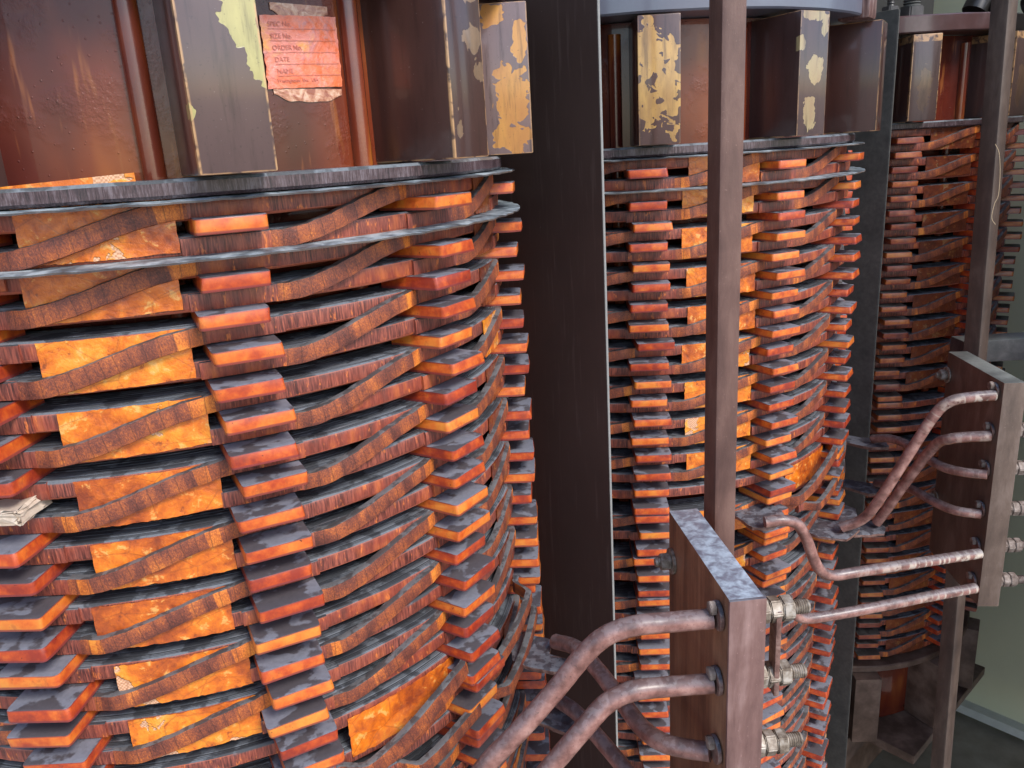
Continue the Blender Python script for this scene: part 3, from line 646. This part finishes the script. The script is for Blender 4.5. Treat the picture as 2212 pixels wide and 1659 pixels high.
hv = tube([Vector((.546, 1.905, -1.15)), Vector((.545, 1.9125, -1.15))], .018, 20); put('bolt_hole', mesh('bolt_hole', hv[0], hv[1], MT['cable'], (.509, 1.900, -4.4)), pr)
hv = tube([Vector((.546+.019*math.cos(t_), 1.9045, -1.15+.019*math.sin(t_))) for t_ in [i*math.pi/12 for i in range(25)]], .0022, 8); put('hole_rim', mesh('hole_rim', hv[0], hv[1], MT['bolt'], (.509, 1.900, -4.4)), pr)
FIB = [(x*1.013, 3.282, z*1.013) for x, z in ((1.952, -.089), (1.971, -.123), (1.983, -.194), (1.987, -.284), (1.975, -.32), (1.97, -.374), (1.988, -.403))]
pr2 = post('steel_post', 2.100, 3.300, 1.966, 3.300, .064, .070, -4.4, 1.1, 0, 'dusty brown post before the farthest coil, behind the farther terminal board', MT['post_far'], R(28))
th_ = catmull(FIB, 6); tv = tube(th_, .0010, 6)
put('hanging_fibre', mesh('hanging_fibre', tv[0], tv[1], MT['thread'], (2.100, 3.300, -4.4)), pr2)
# ---------------------------------------------------------------- bolts
def hexv(r_, h): 
    V = [(r_*math.cos(R(60*k)), r_*math.sin(R(60*k)), z_) for z_ in (0, h) for k in range(6)]
    bm = bmesh.new(); vs_ = [bm.verts.new(p) for p in V]
    bm.faces.new(vs_[:6][::-1]); bm.faces.new(vs_[6:])
    for k in range(6): bm.faces.new((vs_[k], vs_[(k+1) % 6], vs_[6+(k+1) % 6], vs_[6+k]))
    bmesh.ops.bevel(bm, geom=list(bm.edges), offset=r_*.09, segments=2, affect='EDGES'); return bmdata(bm)
def cylv(r_, h, n=24, z0=0): return lathe([(0.0005, z0), (r_*.96, z0), (r_, z0+h*.15), (r_, z0+h*.85), (r_*.96, z0+h), (.0005, z0+h)], n)
def threadv(r_, h, pitch=.0052):
    prof = []; z_ = 0
    while z_ < h-pitch: prof += [(r_, z_), (r_*.86, z_+pitch*.5)]; z_ += pitch
    prof += [(r_*.8, h)]; return lathe([(.0004, 0)]+prof+[(.0004, h)], 20)
def tomat(p, d):
    q = Vector(d).to_track_quat('Z', 'X').to_matrix().to_4x4(); return Matrix.Translation(p) @ q
def bolt_nut(par, base, p, d, rn=.030, washer=True, nuts=1, length=.03, name='bolt', bm_='bolt'):
    p = Vector(p); d = Vector(d).normalized(); off = 0
    m = tomat(p, d); parts = []
    if washer: parts.append(xf(cylv(rn*1.45, .008), m)); off = .008
    w_ = put('washer', mesh('washer', *parts[0], MT[bm_], base), par) if washer else None
    b = [xf(threadv(rn*.56, off+nuts*.028+length), m)]
    bo = put(name, mesh(name, *join(*b), MT[bm_], base), par)
    for k in range(nuts):
        mm = tomat(p+d*(off+.0005+k*.0275), d) @ Matrix.Rotation(R(17*k+8), 4, 'Z')
        put('nut', mesh('nut', *xf(hexv(rn, .026), mm), MT[bm_], base), bo)
# ---------------------------------------------------------------- terminal boards
def terminal(fl, bl, th, zt, zb, label, mats, nutz, studs, side_nuts):
    """fl, bl: front-left and back-left corner in plan"""
    fl, bl = Vector(fl), Vector(bl); d = (fl-bl); L = d.length; d.normalize(); nrm = Vector((-d.y, d.x))   # nrm points right
    if nrm.x < 0: nrm = -nrm
    rt = root('terminal_board', (fl.x, fl.y, zb), label, 'terminal board', 'terminal boards holding the tap leads'); base = (fl.x, fl.y, zb)
    m = Matrix(((nrm.x, -d.x, 0, fl.x), (nrm.y, -d.y, 0, fl.y), (0, 0, 1, 0), (0, 0, 0, 1)))
    v1 = xf(box(0, th, .008, L, zb, zt, .0035, 2), m); put('board', mesh('board', *v1, mats[0], base), rt)
    v2 = xf(box(-.002, th+.002, -.001, .0085, zb-.001, zt+.001, .003, 2), m); put('front_edge', mesh('front_edge', *v2, mats[1], base), rt)
    # thin brown cleat set inside, behind the lead ends
    n3 = Vector((nrm.x, nrm.y, 0)); d3 = Vector((d.x, d.y, 0))
    for z_, s in nutz:
        p = Vector((bl.x, bl.y, z_))+d3*s; bolt_nut(rt, base, p, -n3, .024, True, 1, .012, 'fixing_bolt')
    for z_ in studs:
        p = Vector((fl.x, fl.y, z_))-d3*.055-n3*.001
        if side_nuts:
            q = p+n3*(th+.001); bolt_nut(rt, base, q, n3, .030, False, 3, .036, 'stud', 'bolt_dusty' if fl.x > 1 else 'bolt')
        # flattened lug and its bolt head on the lead side
        put('lug_tab', mesh('lug_tab', *xf(cylv(.033, .010), tomat(p-n3*.001, -n3)), MT['lug'], base), rt)
        put('bolt_head', mesh('bolt_head', *xf(hexv(.017, .014), tomat(p-n3*.012+Vector((0, 0, .020)), -n3)), MT['bolt_dusty'], base), rt)
    return rt
F1, B1 = (.427, 1.460), (.390, 1.905); F2, B2 = (1.812, 2.790), (1.860, 3.262)
tb1 = terminal(F1, B1, .077, -.930, -1.905, 'nearer terminal board, blue grey dust on top, stacked nuts on its right side', (MT['board'], MT['board_front']), ((-1.057, .035),), (-.995, -1.160, -1.345, -1.55), True)
tb2 = terminal(F2, B2, .077, -.930, -1.864, 'farther dusty terminal board at the right edge, with two pale nuts on its left face', (MT['board_far'], MT['board_far']), ((-1.028, .015), (-1.60, .015)), (-.975, -1.135, -1.29, -1.462, -1.622, -1.776), True)
lk = box(-.006, .006, -.022, .022, -1.20, -.985, .003, 2)
put('link_plate', mesh('link_plate', *xf(lk, Matrix.Translation((.545, 1.520, 0))), MT['lug'], (F1[0], F1[1], -1.905)), tb1)
# ---------------------------------------------------------------- tap leads
LEADS = {
'a': [(-.30, 1.50, -1.60), (-0.214, 1.46, -1.457), (-0.115, 1.47, -1.32), (-0.032, 1.48, -1.236), (0.055, 1.5, -1.149), (0.122, 1.51, -1.071), (0.172, 1.51, -1.026), (0.234, 1.515, -1.009), (0.306, 1.52, -1.009), (0.405, 1.52, -1.006)],
'b': [(-.18, 1.47, -1.58), (-0.065, 1.46, -1.443), (0.041, 1.47, -1.319), (0.114, 1.48, -1.236), (0.167, 1.5, -1.193), (0.225, 1.51, -1.172), (0.305, 1.52, -1.174), (0.408, 1.515, -1.168)],
'c': [(0.083, 2.06, -1.409), (0.138, 1.98, -1.38), (0.186, 1.88, -1.381), (0.232, 1.76, -1.388), (0.269, 1.66, -1.394), (0.305, 1.58, -1.374), (0.354, 1.55, -1.37), (0.407, 1.525, -1.362)],
'd': [(0.081, 2.06, -1.614), (0.131, 1.98, -1.6), (0.182, 1.9, -1.618), (0.24, 1.8, -1.637), (0.283, 1.72, -1.65), (0.324, 1.62, -1.623), (0.405, 1.53, -1.569)],
'e': [(1.318, 2.96, -1.568), (1.385, 2.93, -1.521), (1.428, 2.9, -1.434), (1.522, 2.88, -1.234), (1.601, 2.86, -1.064), (1.644, 2.84, -1.007), (1.712, 2.83, -0.99), (1.80, 2.82, -0.984)],
'f': [(1.519, 3.08, -1.62), (1.543, 3.06, -1.558), (1.602, 3.0, -1.378), (1.649, 2.92, -1.213), (1.671, 2.86, -1.165), (1.726, 2.84, -1.153), (1.80, 2.82, -1.146)],
'g': [(1.606, 3.35, -1.341), (1.644, 3.28, -1.316), (1.666, 3.18, -1.304), (1.685, 3.06, -1.315), (1.697, 2.94, -1.314), (1.735, 2.86, -1.307), (1.80, 2.81, -1.301)],
'h': [(1.638, 3.35, -1.56), (1.661, 3.22, -1.51), (1.67, 3.08, -1.479), (1.695, 2.96, -1.479), (1.724, 2.86, -1.471), (1.80, 2.82, -1.472)],
'i': [(0.878, 2.6, -1.337), (0.941, 2.6, -1.334), (0.999, 2.61, -1.357), (1.04, 2.62, -1.426), (1.073, 2.63, -1.51), (1.106, 2.64, -1.569), (1.164, 2.66, -1.606), (1.278, 2.68, -1.608), (1.52, 2.74, -1.622), (1.80, 2.8, -1.632)],
'j': [(0.978, 2.62, -1.662), (0.994, 2.62, -1.718), (1.051, 2.64, -1.769), (1.156, 2.66, -1.779), (1.37, 2.7, -1.778), (1.599, 2.76, -1.785), (1.80, 2.8, -1.786)]}
LLAB = {'a': 'thick pink brown lead reaching the highest stud of the nearer terminal board', 'b': 'thick pink brown lead reaching the second stud of the nearer terminal board',
'c': 'pink brown lead crossing behind two thicker leads to the nearer board, third stud down', 'd': 'short brown lead dropping from a ragged strip below the other leads of the nearest coil',
'e': 'lead rising steeply to the topmost stud of the farther terminal board', 'f': 'lead rising steeply just under the topmost lead of the farther terminal board',
'g': 'white crusted lead sagging down to the third stud of the farther board', 'h': 'white crusted lead sagging down to the fourth stud of the farther board',
'i': 'lead bent sharply down like a crank, then running level to the farther board', 'j': 'lowest lead of the farther board, nearly straight, starting behind the stacked nuts'}
def poly_plate(pts, z_, th, seed):
    rn = random.Random(seed); c = Vector((sum(p[0] for p in pts)/len(pts), sum(p[1] for p in pts)/len(pts))); P_ = []
    for i, p in enumerate(pts):
        q = pts[(i+1) % len(pts)]
        for k in range(4): t = k/4; P_.append((p[0]+(q[0]-p[0])*t+rn.uniform(-.003, .003), p[1]+(q[1]-p[1])*t+rn.uniform(-.003, .003)))
    n = len(P_); V, F = [], []
    for lay, (zz_, f_) in enumerate(((-th, .96), (-th*.7, 1.), (0, 1.), (th*.15, .9), (th*.1, .45))):
        for i, p in enumerate(P_): V.append((c.x+(p[0]-c.x)*f_, c.y+(p[1]-c.y)*f_, z_+zz_+rn.uniform(-.0025, .0025)))
    for l in range(4):
        for i in range(n): F.append([l*n+i, l*n+(i+1) % n, (l+1)*n+(i+1) % n, (l+1)*n+i])
    V.append((c.x, c.y, z_)); k = len(V)-1
    for i in range(n): F.append([4*n+i, 4*n+(i+1) % n, k])
    F.append([i for i in range(n)][::-1]); return V, F
def scl2(pts, k): return [(x*k, y*k) for x, y in pts]
cpl = scl2([(-.05, 1.999), (-.011, 2.083), (.069, 2.037), (.058, 1.97), (.127, 1.927), (.103, 1.877), (.028, 1.905), (-.042, 1.943)], 1.033)
dpl = [(-.049, 2.029), (.002, 2.087), (.075, 2.102), (.148, 1.972), (.118, 1.936), (.04, 1.991)]
ipl = [(.80, 2.90), (.933, 2.833), (.982, 2.764), (.981, 2.685), (.91, 2.601), (.837, 2.61), (.80, 2.725)]
epl = scl2([(1.074, 2.9), (1.239, 2.965), (1.317, 2.843), (1.259, 2.669), (1.178, 2.598), (1.092, 2.635), (1.027, 2.739)], 1.115)
PL = {'c': (cpl, -1.432), 'd': (dpl, -1.645), 'i': (ipl, -1.362), 'e': (epl, -1.590), 'f': ([(1.38, 3.2), (1.50, 3.18), (1.56, 3.08), (1.53, 3.02), (1.40, 3.02)], -1.640),
      'g': ([(1.46, 3.44), (1.50, 3.50), (1.68, 3.38), (1.66, 3.30), (1.58, 3.30)], -1.365), 'h': ([(1.46, 3.44), (1.50, 3.50), (1.68, 3.38), (1.66, 3.30), (1.58, 3.30)], -1.585)}
for k_, pts in LEADS.items():
    rad = .0225 if k_ in 'abcd' else (.0205 if k_ in 'efij' else .0185)
    b = pts[0]; rt = root('tap_lead', b, LLAB[k_], 'tap lead', 'lacquered tap leads from the coils to the terminal boards')
    V, F, UV = tube(catmull(pts, 9), rad, 20, .015, ord(k_)); 
    put('rod', mesh('rod', V, F, MT['lead'] if k_ in 'abcd' else MT['lead_peel'], b, uv=UV, angle=60), rt)
    if k_ in PL: put('connector_strip', mesh('connector_strip', *poly_plate(PL[k_][0], PL[k_][1], .014, ord(k_)), MT['lug'], b), rt)
# ---------------------------------------------------------------- beam behind the farther board, rods and cables above
def simple(name, vf, mat, base, label, cat, group=None, kind=None):
    me = mesh(name, *vf, mat, base); o = put(name, me, None, base); return tag(o, label, cat, group, kind)
bm_ = box(0, .9, 0, .12, -.10, 0, .006); simple('cross_beam', xf(bm_, Matrix.Translation((2.02, 3.42, -.935)) @ Matrix.Rotation(R(-1), 4, 'Z')), MT['steelbar'], (2.02, 3.42, -1.035), 'dusty dark steel bar running right behind the farther terminal board', 'steel bar')
for k_, (x_, y_, r_, lab_) in enumerate(((1.90, 4.10, .028, 'thin clamping rod with a hex nut, left on top of the farthest coil'), (2.02, 4.14, .040, 'thicker threaded rod next to the clamping rod on the farthest coil'))):
    base = (x_, y_, .487); rt = root('clamping_rod', base, lab_, 'threaded rod', 'threaded rods on top of the farthest coil')
    put('threaded_rod', mesh('threaded_rod', *xf(threadv(r_*.62 if k_ == 0 else r_, .75, .012), Matrix.Translation(base)), MT['steelbar'], base), rt)
    put('nut', mesh('nut', *xf(hexv(r_*1.5, .05), Matrix.Translation((x_, y_, .495))), MT['steelbar'], base), rt)
    put('washer', mesh('washer', *xf(cylv(r_*1.9, .008), Matrix.Translation((x_, y_, .487))), MT['bolt'], base), rt)
for k_, (pts, lab_) in enumerate((([(2.30, 4.10, .50), (2.36, 4.12, .62), (2.46, 4.16, .80), (2.58, 4.2, 1.0)], 'leftmost black cable leaning right above the farthest coil'), ([(2.40, 4.08, .50), (2.50, 4.10, .64), (2.62, 4.14, .84), (2.7, 4.2, 1.0)], 'second black cable from the left, lying over the farthest coil'), ([(2.50, 4.0, .49), (2.62, 4.0, .56), (2.80, 4.0, .62), (3.0, 4.0, .66)], 'flat lying black cable at the top right above the farthest coil'))):
    V, F, UV = tube(catmull(pts, 8), .055, 16, .02, k_); simple('black_cable', (V, F), MT['cable'], pts[0], lab_, 'cable', 'black cables above the farthest coil')
yk = xf(box(-.6, PITCH*2+.50, -.30, .34, .50, 1.25, .006), Matrix(((U.x, -T.x, 0, CX[0][0]), (U.y, -T.y, 0, CX[0][1]), (0, 0, 1, 0), (0, 0, 0, 1))))
simple('core_yoke', yk, MT['roof'], (*rowpt(PITCH, 0), .50), 'black laminated steel core beam lying across the tops of the three coils', 'core beam')
# ---------------------------------------------------------------- enclosure (setting)
def quadwall(p0, p1, z0, z1, th):
    p0, p1 = Vector(p0), Vector(p1); d = (p1-p0); L = d.length; a_ = math.atan2(d.y, d.x)
    return xf(box(0, L, -th/2, th/2, z0, z1, .002, 1), Matrix.Translation((p0.x, p0.y, 0)) @ Matrix.Rotation(a_, 4, 'Z'))
wA, wB = rowpt(PITCH*2+1.25, -1.5), rowpt(PITCH*2+1.25, 1.9)
simple('side_wall', quadwall(wA, wB, -4.45, 1.9, .04), MT['wall'], (*wB, -4.45), 'pale green painted steel wall at the right end of the row', 'wall')
wC = rowpt(-1.6, -1.5)
simple('back_wall', quadwall(wC, wA, -4.45, 1.9, .04), MT['wall'], (*wC, -4.45), 'pale green painted wall behind the three coils', 'wall')
lw0, lw1 = rowpt(PITCH*2+1.19, -1.4), rowpt(PITCH*2+1.19, 1.9)
simple('wall_ledge', quadwall(lw0, lw1, -4.40, -4.33, .10), MT['ledge'], (*lw1, -4.40), 'worn grey ledge along the foot of the green wall', 'ledge')
pA, pB = rowpt(3.05, 1.85), rowpt(PITCH*2+1.25, 1.85)  # unseen panel, added to block the sun in front of the farthest coil
simple('shade_panel', quadwall(pA, pB, -4.0, .80, .03), MT['wall'], (*pA, -4.0), 'pale green panel added out of view to keep sun off the farthest coil', 'panel')
rf = xf(box(-1.65, PITCH*2+1.3, -.95, 1.5, 1.9, 1.94, .002, 1), Matrix(((U.x, -T.x, 0, CX[0][0]), (U.y, -T.y, 0, CX[0][1]), (0, 0, 1, 0), (0, 0, 0, 1))))
simple('enclosure_roof', rf, MT['roof'], (*rowpt(0, 0), 1.9), 'dark steel roof over the coils', 'roof')
flr = xf(box(-1.65, PITCH*2+1.3, -1.3, 1.5, -4.50, -4.45, .002, 1), Matrix(((U.x, -T.x, 0, CX[0][0]), (U.y, -T.y, 0, CX[0][1]), (0, 0, 1, 0), (0, 0, 0, 1))))
o = simple('floor', flr, MT['floor'], (*rowpt(0, 0), -4.45), None, None, None, 'structure')
g = [(-250, -250, -4.52), (250, -250, -4.52), (250, 250, -4.52), (-250, 250, -4.52)]
simple('ground', (g, [[0, 1, 2, 3]]), MT['ground'], (0, 0, -4.52), None, None, None, 'structure')
# base frame under the coils and the loose pieces at the foot of the farthest coil
bf = xf(box(-1.1, PITCH*2+1.05, -.62, -.42, -3.75, -3.56, .01), Matrix(((U.x, -T.x, 0, CX[0][0]), (U.y, -T.y, 0, CX[0][1]), (0, 0, 1, 0), (0, 0, 0, 1))))
bf2 = xf(box(-1.1, PITCH*2+1.05, -.42, .42, -4.44, -3.57, .01), Matrix(((U.x, -T.x, 0, CX[0][0]), (U.y, -T.y, 0, CX[0][1]), (0, 0, 1, 0), (0, 0, 0, 1))))
rb = root('base_frame', (*rowpt(PITCH, .4), -4.44), 'rusty brown steel base carrying the row of coils', 'base frame')
put('yoke', mesh('yoke', *bf2, MT['base'], (*rowpt(PITCH, .4), -4.44)), rb); put('clamp_beam', mesh('clamp_beam', *bf, MT['base'], (*rowpt(PITCH, .4), -4.44)), rb)
sp_ = xf(box(-.62, .52, -.98, -.2, -3.57, -3.508, .01), Matrix(((U.x, -T.x, 0, CX[2][0]), (U.y, -T.y, 0, CX[2][1]), (0, 0, 1, 0), (0, 0, 0, 1))))
put('foot_board', mesh('foot_board', *sp_, MT['base'], (*rowpt(PITCH, .4), -4.44)), rb)
